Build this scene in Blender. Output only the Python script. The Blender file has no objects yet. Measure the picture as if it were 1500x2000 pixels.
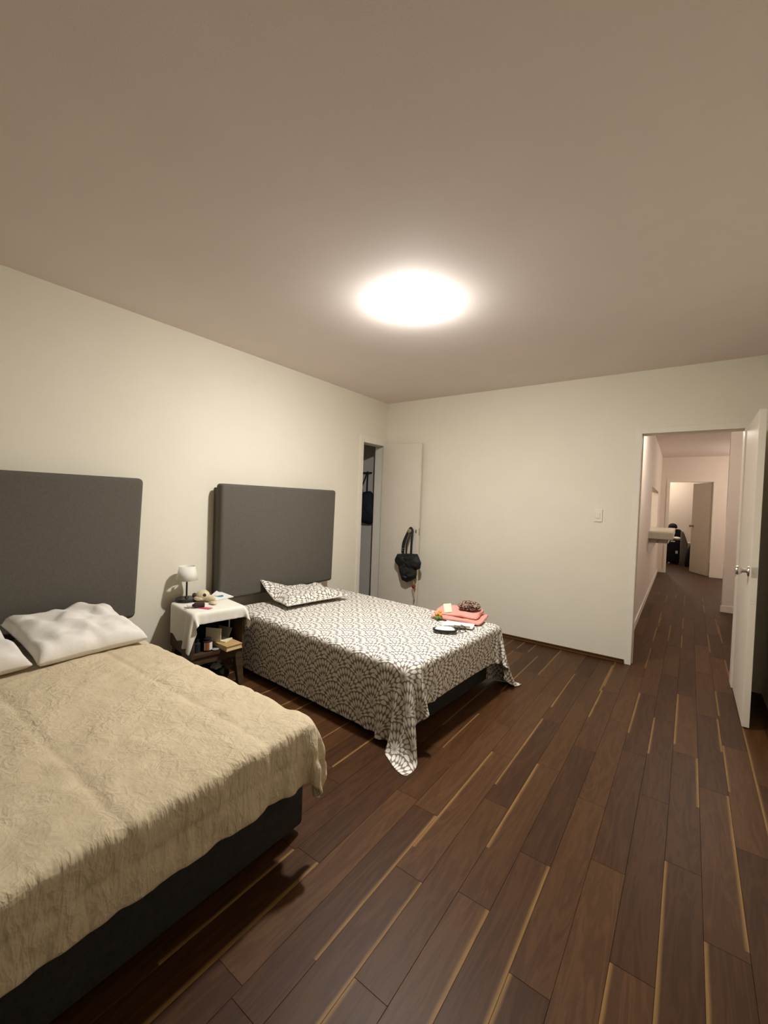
import bpy, bmesh, math, random
import numpy as np
from mathutils import Vector, Matrix, noise

# ---------------------------------------------------------------- camera, world, exposure
S = bpy.context.scene
COL = S.collection
PI = math.pi
random.seed(7)

cd = bpy.data.cameras.new('camera')
cam = bpy.data.objects.new('camera', cd)
COL.objects.link(cam)
cd.sensor_fit = 'VERTICAL'
cd.sensor_height = 36.0
cd.lens = 826.493 / 2000 * 36.0
cd.clip_start = 0.05
cam.matrix_world = Matrix((
    (0.80902215, -0.04390244, 0.58613628, 3.0162),
    (0.58664652, -0.00153869, -0.80984165, 0.0),
    (0.03645591, 0.99903464, 0.02451038, 1.31862),
    (0, 0, 0, 1)))
S.camera = cam

W = bpy.data.worlds.new('world')
S.world = W
W.use_nodes = True
W.node_tree.nodes['Background'].inputs[0].default_value = (0.02, 0.018, 0.015, 1)
W.node_tree.nodes['Background'].inputs[1].default_value = 0.3

S.view_settings.view_transform = 'Standard'
S.view_settings.look = 'None'
S.view_settings.exposure = 0.0
S.view_settings.gamma = 1.0
S.view_settings.use_curve_mapping = False

BULB = 1640.0            # radiance of the bedroom ceiling lamp
BULB_COL = (1.0, 0.985, 0.945)

def lamp(name, loc, watt, col, size=0.06):
    l = bpy.data.lights.new(name, 'POINT')
    l.energy = watt
    l.color = col
    l.shadow_soft_size = size
    o = bpy.data.objects.new(name, l)
    COL.objects.link(o)
    o.location = loc
    return o
lamp('hall_light', (3.15, 5.4, 2.3), 36, (1.0, 0.90, 0.80), 0.2)
lamp('hall_end_light', (4.6, 9.7, 2.05), 42, (1.0, 0.90, 0.80), 0.15)
lamp('kitchen_light', (1.2, 8.6, 2.2), 60, (1.0, 0.90, 0.76))
lamp('far_room_light', (2.3, 13.3, 2.3), 32, (1.0, 0.9, 0.75))

H = 2.5
D = 4.1725

# ---------------------------------------------------------------- node helpers
class N:
    """tiny expression builder over Math nodes"""
    def __init__(s, nt, sock): s.nt = nt; s.s = sock
    def _op(s, op, *a):
        n = s.nt.nodes.new('ShaderNodeMath'); n.operation = op
        for i, x in enumerate((s,) + a):
            if isinstance(x, N): s.nt.links.new(x.s, n.inputs[i])
            else: n.inputs[i].default_value = x
        return N(s.nt, n.outputs[0])
    def __add__(s, o): return s._op('ADD', o)
    __radd__ = __add__
    def __sub__(s, o): return s._op('SUBTRACT', o)
    def __rsub__(s, o): return (s * -1.0) + o
    def __mul__(s, o): return s._op('MULTIPLY', o)
    __rmul__ = __mul__
    def __truediv__(s, o): return s._op('DIVIDE', o)
    def floor(s): return s._op('FLOOR')
    def ceil(s): return s._op('CEIL')
    def rnd(s): return s._op('ROUND')
    def frac(s): return s._op('FRACT')
    def abs(s): return s._op('ABSOLUTE')
    def sin(s): return s._op('SINE')
    def sqrt(s): return s._op('SQRT')
    def pw(s, e): return s._op('POWER', e)
    def lt(s, o): return s._op('LESS_THAN', o)
    def gt(s, o): return s._op('GREATER_THAN', o)
    def mx(s, o): return s._op('MAXIMUM', o)
    def mn(s, o): return s._op('MINIMUM', o)
    def at2(s, o): return s._op('ARCTAN2', o)
    def mod2(s): return s - (s * 0.5).floor() * 2.0
    def ss(s, a, b):
        n = s.nt.nodes.new('ShaderNodeMapRange'); n.interpolation_type = 'SMOOTHSTEP'
        s.nt.links.new(s.s, n.inputs[0]); n.inputs[1].default_value = a; n.inputs[2].default_value = b
        return N(s.nt, n.outputs[0])
def sel(m, a, b): return m * a + (1.0 - m) * b

def mat(name, col, rough=0.6, metal=0.0, spec=0.4, emit=None):
    m = bpy.data.materials.new(name); m.use_nodes = True
    b = m.node_tree.nodes['Principled BSDF']
    b.inputs['Base Color'].default_value = (*col, 1)
    b.inputs['Roughness'].default_value = rough
    b.inputs['Metallic'].default_value = metal
    b.inputs['Specular IOR Level'].default_value = spec
    if emit:
        b.inputs['Emission Color'].default_value = (*emit[0], 1)
        b.inputs['Emission Strength'].default_value = emit[1]
    return m
def bsdf(m): return m.node_tree.nodes['Principled BSDF']
def tex_noise(m, scale, detail=4, rough=0.6, coord='Object', stretch=None, dist=0.0):
    nt = m.node_tree
    tc = nt.nodes.new('ShaderNodeTexCoord'); src = tc.outputs[coord]
    if stretch:
        mp = nt.nodes.new('ShaderNodeMapping'); mp.inputs['Scale'].default_value = stretch
        nt.links.new(src, mp.inputs[0]); src = mp.outputs[0]
    n = nt.nodes.new('ShaderNodeTexNoise')
    n.inputs['Scale'].default_value = scale; n.inputs['Detail'].default_value = detail
    n.inputs['Roughness'].default_value = rough; n.inputs['Distortion'].default_value = dist
    nt.links.new(src, n.inputs['Vector'])
    return n
def ramp(m, fac, stops):
    nt = m.node_tree; r = nt.nodes.new('ShaderNodeValToRGB'); e = r.color_ramp.elements
    e[0].position, e[0].color = stops[0][0], (*stops[0][1], 1)
    e[1].position, e[1].color = stops[-1][0], (*stops[-1][1], 1)
    for p, c in stops[1:-1]:
        k = e.new(p); k.color = (*c, 1)
    nt.links.new(fac, r.inputs[0])
    return r
def add_bump(m, height, strength=0.3, dist=0.005, prev=None):
    nt = m.node_tree; b = nt.nodes.new('ShaderNodeBump')
    b.inputs['Strength'].default_value = strength; b.inputs['Distance'].default_value = dist
    nt.links.new(height, b.inputs['Height'])
    if prev: nt.links.new(prev, b.inputs['Normal'])
    nt.links.new(b.outputs[0], bsdf(m).inputs['Normal'])
    return b.outputs[0]
def noisy(name, c1, c2, scale, rough=0.7, bump=0.0, bscale=None, bdist=0.003, spec=0.3, **k):
    m = mat(name, c1, rough, spec=spec)
    n = tex_noise(m, scale, **k)
    r = ramp(m, n.outputs[0], [(0.3, c1), (0.7, c2)])
    m.node_tree.links.new(r.outputs[0], bsdf(m).inputs['Base Color'])
    if bump:
        n2 = tex_noise(m, bscale or scale, detail=5)
        add_bump(m, n2.outputs[0], bump, bdist)
    return m

# ---------------------------------------------------------------- materials
M = {}
M['wall'] = noisy('wall_paint', (0.785, 0.728, 0.605), (0.76, 0.703, 0.58), 3.0, 0.75, 0.25, 160, 0.0012, spec=0.25)
M['ceiling'] = noisy('ceiling_paint', (0.84, 0.752, 0.70), (0.81, 0.725, 0.675), 2.0, 0.85, 0.3, 220, 0.001, spec=0.15)
M['hall'] = noisy('hall_paint', (0.80, 0.71, 0.63), (0.77, 0.68, 0.60), 3.0, 0.6, 0.2, 160, 0.001)
M['door'] = noisy('door_paint', (0.72, 0.65, 0.55), (0.69, 0.62, 0.52), 4.0, 0.45, 0.1, 60, 0.001)
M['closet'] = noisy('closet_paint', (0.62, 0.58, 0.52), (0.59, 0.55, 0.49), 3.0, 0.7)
M['trim'] = noisy('white_trim', (0.80, 0.74, 0.64), (0.77, 0.71, 0.61), 6.0, 0.45)
M['sub'] = mat('subfloor', (0.03, 0.015, 0.008), 0.8)
M['charcoal'] = noisy('headboard_fabric', (0.118, 0.106, 0.088), (0.100, 0.089, 0.073), 90, 0.92, 0.35, 420, 0.001, spec=0.1)
M['base'] = noisy('bed_base_fabric', (0.040, 0.036, 0.032), (0.030, 0.027, 0.024), 60, 0.95, 0.3, 300, 0.001, spec=0.1)
M['mattress'] = mat('mattress', (0.5, 0.46, 0.4), 0.9)
M['linen'] = noisy('pillow_cotton', (0.80, 0.755, 0.69), (0.73, 0.685, 0.62), 14, 0.9, 0.35, 40, 0.004, spec=0.1)
M['cloth'] = noisy('white_cloth', (0.83, 0.79, 0.70), (0.79, 0.75, 0.66), 20, 0.9, 0.3, 300, 0.001, spec=0.1)
M['dark_wood'] = noisy('dark_wood', (0.085, 0.052, 0.026), (0.045, 0.026, 0.013), 9, 0.45, 0.2, 40, 0.001, stretch=(1, 1, 6))
M['black'] = mat('black_plastic', (0.012, 0.012, 0.013), 0.35)
M['black_fabric'] = noisy('black_fabric', (0.012, 0.012, 0.016), (0.020, 0.020, 0.026), 60, 0.75, 0.3, 90, 0.003)
M['black_leather'] = noisy('black_leather', (0.009, 0.0085, 0.009), (0.015, 0.014, 0.014), 30, 0.55, 0.3, 120, 0.002)
M['navy'] = noisy('navy_fabric', (0.010, 0.011, 0.018), (0.017, 0.018, 0.027), 60, 0.85, 0.3, 90, 0.003)
M['chrome'] = mat('brushed_steel', (0.62, 0.60, 0.57), 0.28, 1.0)
M['brass'] = mat('dull_brass', (0.45, 0.38, 0.25), 0.4, 1.0)
M['shade'] = noisy('lamp_shade_fabric', (0.80, 0.77, 0.69), (0.77, 0.74, 0.66), 120, 0.9, 0.2, 300, 0.0006)
M['paper'] = noisy('paper', (0.80, 0.78, 0.74), (0.76, 0.74, 0.70), 10, 0.8)
M['cream_paper'] = noisy('cream_paper', (0.80, 0.74, 0.52), (0.76, 0.70, 0.48), 10, 0.8)
M['teal'] = noisy('teal_print', (0.07, 0.22, 0.25), (0.10, 0.28, 0.30), 40, 0.6)
M['pink'] = noisy('pink_fleece', (0.80, 0.36, 0.30), (0.72, 0.31, 0.26), 40, 0.95, 0.4, 120, 0.004, spec=0.1)
M['magenta'] = mat('pink_card', (0.70, 0.12, 0.18), 0.5)
M['maroon'] = noisy('dark_maroon', (0.03, 0.008, 0.012), (0.05, 0.02, 0.03), 30, 0.4)
M['bone'] = noisy('bone_ceramic', (0.72, 0.62, 0.42), (0.55, 0.46, 0.30), 30, 0.6, 0.3, 40, 0.003)
M['hollow'] = mat('dark_hollow', (0.05, 0.035, 0.02), 0.8)
M['copper'] = mat('copper_label', (0.45, 0.16, 0.05), 0.4, 0.3)
M['tan'] = noisy('tan_cover', (0.55, 0.36, 0.15), (0.48, 0.30, 0.12), 12, 0.6)
M['pages'] = noisy('book_pages', (0.72, 0.60, 0.36), (0.66, 0.54, 0.31), 60, 0.8, stretch=(1, 1, 20))
M['grey_plastic'] = mat('grey_plastic', (0.30, 0.30, 0.30), 0.4)
M['orange'] = mat('orange_bead', (0.75, 0.30, 0.06), 0.4)
M['leaf'] = mat('leaf_green', (0.12, 0.20, 0.05), 0.6)
M['red'] = noisy('red_pompom', (0.30, 0.05, 0.03), (0.22, 0.03, 0.02), 60, 0.95)
M['cord'] = mat('beige_cord', (0.42, 0.34, 0.22), 0.8)
M['switch'] = mat('switch_plastic', (0.80, 0.73, 0.61), 0.35)
M['lens'] = mat('lamp_lens', (0.9, 0.9, 0.9), 0.4, emit=(BULB_COL, BULB))
M['lamp_ring'] = mat('lamp_ring', (0.85, 0.83, 0.80), 0.5)
M['grey_cloth'] = noisy('grey_garment', (0.22, 0.20, 0.175), (0.19, 0.17, 0.15), 20, 0.9)
M['stone'] = noisy('counter_stone', (0.50, 0.455, 0.37), (0.45, 0.41, 0.33), 30, 0.5)
M['white_plastic'] = mat('white_plastic', (0.78, 0.76, 0.72), 0.4)

def wood_floor():
    m = mat('laminate_walnut', (0.1, 0.05, 0.02), 0.42, spec=0.18)
    nt = m.node_tree
    uv = nt.nodes.new('ShaderNodeUVMap'); uv.uv_map = 'UVMap'
    oi = nt.nodes.new('ShaderNodeObjectInfo')
    sp = nt.nodes.new('ShaderNodeSeparateXYZ'); nt.links.new(uv.outputs[0], sp.inputs[0])
    u, v = N(nt, sp.outputs[0]), N(nt, sp.outputs[1])          # metres across / along the plank
    sc = nt.nodes.new('ShaderNodeSeparateColor'); nt.links.new(oi.outputs['Color'], sc.inputs[0])
    tone, sap, seed = (N(nt, sc.outputs[i]) for i in range(3))
    cb = nt.nodes.new('ShaderNodeCombineXYZ')
    nt.links.new((u * 1.0).s, cb.inputs[0]); nt.links.new((v * 0.09).s, cb.inputs[1]); nt.links.new((seed * 37.0).s, cb.inputs[2])
    def nz(scale, detail, dist=0.0, rough=0.6):
        n = nt.nodes.new('ShaderNodeTexNoise'); n.inputs['Scale'].default_value = scale
        n.inputs['Detail'].default_value = detail; n.inputs['Distortion'].default_value = dist; n.inputs['Roughness'].default_value = rough
        nt.links.new(cb.outputs[0], n.inputs['Vector']); return N(nt, n.outputs[0])
    big = nz(16, 3, 1.6)
    rings = (big * 26.0).sin() * 0.5 + 0.5
    fine = nz(420, 2)
    mid = nz(60, 4, 0.8)
    f = rings * 0.22 + fine * 0.22 + mid * 0.36 + tone * 0.42 - 0.14
    r = ramp(m, f.s, [(0.0, (0.022, 0.0074, 0.0021)), (0.35, (0.046, 0.0175, 0.0052)), (0.65, (0.070, 0.0290, 0.0090)), (1.0, (0.105, 0.049, 0.0165))])
    # pale sapwood strip along one long edge of some planks
    wob = nz(9, 2) * 0.012 - 0.0003
    left = 1.0 - ((u - wob) / 0.010).ss(-0.3, 1.0)
    right = 1.0 - (((0.1125 - u) - wob) / 0.010).ss(-0.3, 1.0)
    isl = sap.gt(0.2) * sap.lt(0.5)
    isr = sap.gt(0.6)
    cut = (v - seed * 0.5).gt(-0.05)
    s = (left * isl + right * isr).mn(1.0) * cut * (mid * 0.8 + 0.35).mn(1.0)
    mx = nt.nodes.new('ShaderNodeMix'); mx.data_type = 'RGBA'
    nt.links.new(s.s, mx.inputs[0]); nt.links.new(r.outputs[0], mx.inputs[6])
    mx.inputs[7].default_value = (0.255, 0.145, 0.048, 1)
    nt.links.new(mx.outputs[2], bsdf(m).inputs['Base Color'])
    nt.links.new((fine * 0.12 + 0.40).s, bsdf(m).inputs['Roughness'])
    add_bump(m, fine.s, 0.12, 0.0006)
    return m
M['floor'] = wood_floor()

def leaf_pattern():
    """white leaf petals on taupe: staggered rows of overlapping dahlia scales, in cloth metres"""
    m = mat('dahlia_cotton', (0.6, 0.6, 0.6), 0.9, spec=0.12)
    nt = m.node_tree
    uv = nt.nodes.new('ShaderNodeUVMap'); uv.uv_map = 'UVMap'
    tc = nt.nodes.new('ShaderNodeTexNoise'); tc.inputs['Scale'].default_value = 9
    nt.links.new(uv.outputs[0], tc.inputs['Vector'])
    sp = nt.nodes.new('ShaderNodeSeparateXYZ'); nt.links.new(uv.outputs[0], sp.inputs[0])
    wob = N(nt, tc.outputs[0]) * 0.012
    u, v = N(nt, sp.outputs[0]) + wob, N(nt, sp.outputs[1]) + wob
    Wd, Hh, Rr = 0.205, 0.105, 0.128
    k0 = ((v - Rr) / Hh).ceil()
    d = du = dv = None
    for i in (2, 1, 0):
        k = k0 + float(i)
        off = k.mod2() * (Wd / 2)
        cu = ((u - off) / Wd).rnd() * Wd + off
        a, b = u - cu, v - k * Hh
        dd = (a * a + b * b).sqrt()
        if d is None: d, du, dv = dd, a, b
        else:
            ins = dd.lt(Rr)
            d, du, dv = sel(ins, dd, d), sel(ins, a, du), sel(ins, b, dv)
    rw = Rr / 3.0
    ring = (d / rw).floor()
    t = (d / rw).frac()
    ang = du.at2(dv) / (2 * PI)
    cnt = ring * 8.0 + 12.0
    a = ((ang * cnt + ring * 0.5).frac() - 0.5).abs()
    wid = (t * 0.97 + 0.015).mx(0.0)._op('MULTIPLY', PI).sin().pw(0.95) * 0.435
    petal = (wid - a).ss(-0.05, 0.07)
    edge = (Rr - d).ss(0.003, 0.008)
    p = petal * edge
    mx = nt.nodes.new('ShaderNodeMix'); mx.data_type = 'RGBA'
    nt.links.new(p.s, mx.inputs[0])
    mx.inputs[6].default_value = (0.225, 0.190, 0.160, 1)
    mx.inputs[7].default_value = (0.80, 0.755, 0.68, 1)
    nt.links.new(mx.outputs[2], bsdf(m).inputs['Base Color'])
    add_bump(m, p.s, 0.35, 0.0015)
    return m
M['dahlia'] = leaf_pattern()

def duvet_mat():
    m = mat('cream_duvet', (0.74, 0.62, 0.43), 0.85, spec=0.15)
    nt = m.node_tree
    n = tex_noise(m, 5, detail=5, rough=0.65, coord='UV')
    r = ramp(m, n.outputs[0], [(0.3, (0.60, 0.50, 0.345)), (0.7, (0.565, 0.465, 0.315))])
    nt.links.new(r.outputs[0], bsdf(m).inputs['Base Color'])
    uvn = nt.nodes.new('ShaderNodeUVMap'); uvn.uv_map = 'UVMap'
    sp = nt.nodes.new('ShaderNodeSeparateXYZ'); nt.links.new(uvn.outputs[0], sp.inputs[0])
    hang = N(nt, sp.outputs[0]).ss(4.86, 4.98)                    # the part hanging over the foot
    mask = N(nt, tex_noise(m, 2.2, detail=2, coord='UV').outputs[0]).ss(0.34, 0.62) * 0.85 + 0.15
    def ridge(n): return 1.0 - (N(nt, n.outputs[0]) * 2.0 - 1.0).abs()
    r1 = ridge(tex_noise(m, 13, detail=3, rough=0.55, coord='UV', dist=0.7, stretch=(1.0, 0.6, 1)))
    r2 = ridge(tex_noise(m, 30, detail=3, rough=0.55, coord='UV', dist=0.4, stretch=(0.6, 1.0, 1)))
    pk_ = ridge(tex_noise(m, 17, detail=3, rough=0.5, coord='UV', dist=0.25, stretch=(0.42, 1.5, 1)))
    h = (r1.pw(2.0) * 0.75 + r2.pw(2.0) * 0.4) * mask * (1.0 - hang) + (pk_.pw(1.6) * (mask * 1.1 + 0.1) + r2.pw(2.0) * 0.4) * hang
    p = add_bump(m, h.s, 0.55, 0.016)
    fine = tex_noise(m, 120, detail=2, coord='UV', stretch=(0.6, 1, 1))
    add_bump(m, fine.outputs[0], 0.12, 0.002, p)
    return m
M['duvet'] = duvet_mat()

def pouch_mat():
    m = mat('speckled_fabric', (0.2, 0.1, 0.07), 0.8)
    nt = m.node_tree
    tc = nt.nodes.new('ShaderNodeTexCoord')
    v = nt.nodes.new('ShaderNodeTexVoronoi'); v.inputs['Scale'].default_value = 75
    nt.links.new(tc.outputs['Object'], v.inputs['Vector'])
    r = ramp(m, v.outputs['Distance'], [(0.15, (0.62, 0.48, 0.36)), (0.42, (0.26, 0.15, 0.10)), (0.62, (0.03, 0.015, 0.012))])
    nt.links.new(r.outputs[0], bsdf(m).inputs['Base Color'])
    return m
M['speckle'] = pouch_mat()

# ---------------------------------------------------------------- mesh helpers
def new_bm(): return bmesh.new()
def link(name, me, m, parent=None, loc=(0, 0, 0), rot=(0, 0, 0)):
    o = bpy.data.objects.new(name, me)
    COL.objects.link(o)
    if m and not me.materials: me.materials.append(m)
    if parent: o.parent = parent
    o.location = loc; o.rotation_euler = rot
    return o
def obj(name, bm, m, parent=None, smooth=False, loc=(0, 0, 0), rot=(0, 0, 0)):
    me = bpy.data.meshes.new(name)
    bmesh.ops.recalc_face_normals(bm, faces=bm.faces)
    bm.to_mesh(me); bm.free()
    if smooth:
        me.polygons.foreach_set('use_smooth', [True] * len(me.polygons))
        if smooth != 'all': me.set_sharp_from_angle(angle=math.radians(40))
    return link(name, me, m, parent, loc, rot)
def thing(name, label, cat, loc=(0, 0, 0), rz=0, group=None):
    o = bpy.data.objects.new(name, None); COL.objects.link(o)
    o.empty_display_size = 0.1
    o.location = loc; o.rotation_euler = (0, 0, rz)
    return tag(o, label, cat, group)
def tag(o, label, cat, group=None):
    o['label'] = label; o['category'] = cat
    if group: o['group'] = group
    return o
def struct(o, label=None):
    o['kind'] = 'structure'
    if label: o['label'] = label
    return o
def box(bm, x0, x1, y0, y1, z0, z1, bev=0.0, seg=2):
    r = bmesh.ops.create_cube(bm, size=1)
    vs = r['verts']
    bmesh.ops.transform(bm, verts=vs, matrix=Matrix.LocRotScale(((x0 + x1) / 2, (y0 + y1) / 2, (z0 + z1) / 2), None, (x1 - x0, y1 - y0, z1 - z0)))
    if bev:
        es = list({e for v in vs for e in v.link_edges})
        bmesh.ops.bevel(bm, geom=es, offset=bev, segments=seg, affect='EDGES', profile=0.5)
    return bm
def boxbm(*a, **k): return box(new_bm(), *a, **k)
def lathe(bm, prof, n=32, c=(0, 0, 0), axis='Z'):
    rings = []
    for r, z in prof:
        ring = []
        for i in range(n):
            a = 2 * PI * i / n
            p = (r * math.cos(a), r * math.sin(a), z)
            if axis == 'Y': p = (p[0], -p[2], p[1])
            if axis == 'X': p = (-p[2], p[0], p[1])
            ring.append(bm.verts.new((p[0] + c[0], p[1] + c[1], p[2] + c[2])))
        rings.append(ring)
    for a, b in zip(rings, rings[1:]):
        for i in range(n):
            bm.faces.new((a[i], a[(i + 1) % n], b[(i + 1) % n], b[i]))
    bm.faces.new(rings[0][::-1]); bm.faces.new(rings[-1])
    return bm
def tube(bm, pts, r, n=8, flat=1.0, closed=False, up=Vector((0, 0, 1)), sub=6):
    pts = [Vector(p) for p in pts]
    if sub and len(pts) > 2:                                 # Catmull-Rom
        q = []
        m = len(pts)
        rng = range(m if closed else m - 1)
        for i in rng:
            if closed: p0, p1, p2, p3 = (pts[(i + k - 1) % m] for k in range(4))
            else: p0, p1, p2, p3 = pts[max(i - 1, 0)], pts[i], pts[i + 1], pts[min(i + 2, m - 1)]
            for j in range(sub):
                t = j / sub
                q.append(0.5 * ((2 * p1) + (p2 - p0) * t + (2 * p0 - 5 * p1 + 4 * p2 - p3) * t * t + (3 * p1 - p0 - 3 * p2 + p3) * t ** 3))
        if not closed: q.append(pts[-1])
        pts = q
    rings = []
    L = len(pts)
    for i, p in enumerate(pts):
        if closed: t = pts[(i + 1) % L] - pts[i - 1]
        else: t = pts[min(i + 1, L - 1)] - pts[max(i - 1, 0)]
        t.normalize()
        u = up if abs(t.dot(up)) < 0.95 else Vector((1, 0, 0))
        x = t.cross(u).normalized(); y = x.cross(t).normalized()
        rr = r[i * (len(r) - 1) // max(L - 1, 1)] if isinstance(r, (list, tuple)) else r
        rings.append([bm.verts.new(p + x * rr * math.cos(2 * PI * k / n) + y * rr * flat * math.sin(2 * PI * k / n)) for k in range(n)])
    prs = list(zip(rings, rings[1:])) + ([(rings[-1], rings[0])] if closed else [])
    for a, b in prs:
        for k in range(n):
            bm.faces.new((a[k], a[(k + 1) % n], b[(k + 1) % n], b[k]))
    if not closed:
        bm.faces.new(rings[0][::-1]); bm.faces.new(rings[-1])
    return bm
def ellipsoid(bm, c, r, sub=3, rot=None):
    g = bmesh.ops.create_icosphere(bm, subdivisions=sub, radius=1)
    bmesh.ops.transform(bm, verts=g['verts'], matrix=Matrix.LocRotScale(c, rot, r))
    return g['verts']
def smooth_outline(pts, n=48):
    P = [Vector((*p, 0)) for p in pts]; m = len(P); out = []
    per = max(2, n // m)
    for i in range(m):
        p0, p1, p2, p3 = (P[(i + k - 1) % m] for k in range(4))
        for j in range(per):
            t = j / per
            q = 0.5 * ((2 * p1) + (p2 - p0) * t + (2 * p0 - 5 * p1 + 4 * p2 - p3) * t * t + (3 * p1 - p0 - 3 * p2 + p3) * t ** 3)
            out.append((q.x, q.y))
    return out
def puffy(bm, outline, depth, to3d, rings=7, back=0.15, wrinkle=0.0, seed=0.0, smooth=True):
    """inflate a star-shaped outline: to3d(a, b, h) puts outline coordinates and height into space"""
    o = smooth_outline(outline) if smooth else outline
    n = len(o); cx = sum(p[0] for p in o) / n; cy = sum(p[1] for p in o) / n
    def shell(sign, dep):
        rs = []
        for k in range(rings):
            s = 1 - k / rings
            h = dep * math.sqrt(max(0, 1 - s ** 2.6))
            ring = []
            for (x, y) in o:
                px, py = cx + (x - cx) * s, cy + (y - cy) * s
                w = wrinkle * noise.noise((px * 28, py * 28, seed)) * (1 - s ** 4) if wrinkle else 0
                ring.append(bm.verts.new(to3d(px, py, sign * (h + w))))
            rs.append(ring)
        c = bm.verts.new(to3d(cx, cy, sign * dep))
        for a, b in zip(rs, rs[1:]):
            for i in range(n): bm.faces.new((a[i], a[(i + 1) % n], b[(i + 1) % n], b[i]))
        for i in range(n): bm.faces.new((rs[-1][i], rs[-1][(i + 1) % n], c))
        return rs[0]
    a = shell(1, depth); b = shell(-1, depth * back)
    for i in range(n): bm.faces.new((a[i], b[i], b[(i + 1) % n], a[(i + 1) % n]))
    bmesh.ops.remove_doubles(bm, verts=bm.verts, dist=1e-5)
    return bm
def pillow_bm(w, d, h, n=36, seed=1.0, wr=0.012, pinch=0.06, flange=0.0, bend=None, fold=0.0, full=0.55):
    """w along Y, d along X, bottom about z=0; UVs in metres"""
    bm = new_bm(); uvl = bm.loops.layers.uv.new('UVMap')
    def layer(sign):
        g = []
        for i in range(n + 1):
            row = []
            for j in range(n + 1):
                a, b = i / n * 2 - 1, j / n * 2 - 1
                fa, fb = max(0, 1 - abs(a) ** 3.2), max(0, 1 - abs(b) ** 3.2)
                th = (fa * fb) ** full
                if flange:
                    m = min(1 - abs(a), (1 - abs(b)) * w / d) * d / 2
                    th *= min(1, max(0, (m - flange) / 0.05))
                x = a * d / 2 * (1 - pinch * (b * b) * 0.0 - pinch * (1 - b * b))
                y = b * w / 2 * (1 - pinch * (1 - a * a))
                z = sign * th * h / 2
                k = wr * (noise.noise((a * 1.6 + b * 1.2, b * 2.4 - a * 0.8, seed)) + 0.3 * noise.noise((a * 5 + b * 3, b * 4, seed + 5)))
                if fold: k += fold * math.sin(9 * (b * 0.9 - a * 0.55) + 2.5 * noise.noise((a * 2, b * 2, seed))) * noise.noise((a * 1.5 + 3, b * 1.5, seed + 9)) * 2.2
                z += k * (0.25 + th) * (1 if sign > 0 else 0.2)
                z = z + h / 2 * (1 if sign > 0 else 0.86) * (0.35 + 0.65 * 1)
                if sign < 0: z = max(z * 0.5, 0.004 + (1 - th) * h * 0.25)
                p = Vector((x, y, z))
                if bend: p = bend(p, a, b)
                row.append((bm.verts.new(p), (x, y)))
            g.append(row)
        for i in range(n):
            for j in range(n):
                q = [g[i][j], g[i + 1][j], g[i + 1][j + 1], g[i][j + 1]]
                f = bm.faces.new([t[0] for t in q])
                for l, t in zip(f.loops, q): l[uvl].uv = (t[1][0] + 3.03, t[1][1] + 2.01)
        return g
    A = layer(1); B = layer(-1)
    def border(g):
        return [g[i][0][0] for i in range(n)] + [g[n][j][0] for j in range(n)] + [g[n - i][n][0] for i in range(n)] + [g[0][n - j][0] for j in range(n)]
    a, b = border(A), border(B)
    for p, q in zip(a, b):                                   # meet at a common seam
        mid = (p.co + q.co) / 2; p.co = mid + Vector((0, 0, 0.003)); q.co = mid - Vector((0, 0, 0.003))
    m = len(a)
    for i in range(m): bm.faces.new((a[i], a[(i + 1) % m], b[(i + 1) % m], b[i]))
    return bm

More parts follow.
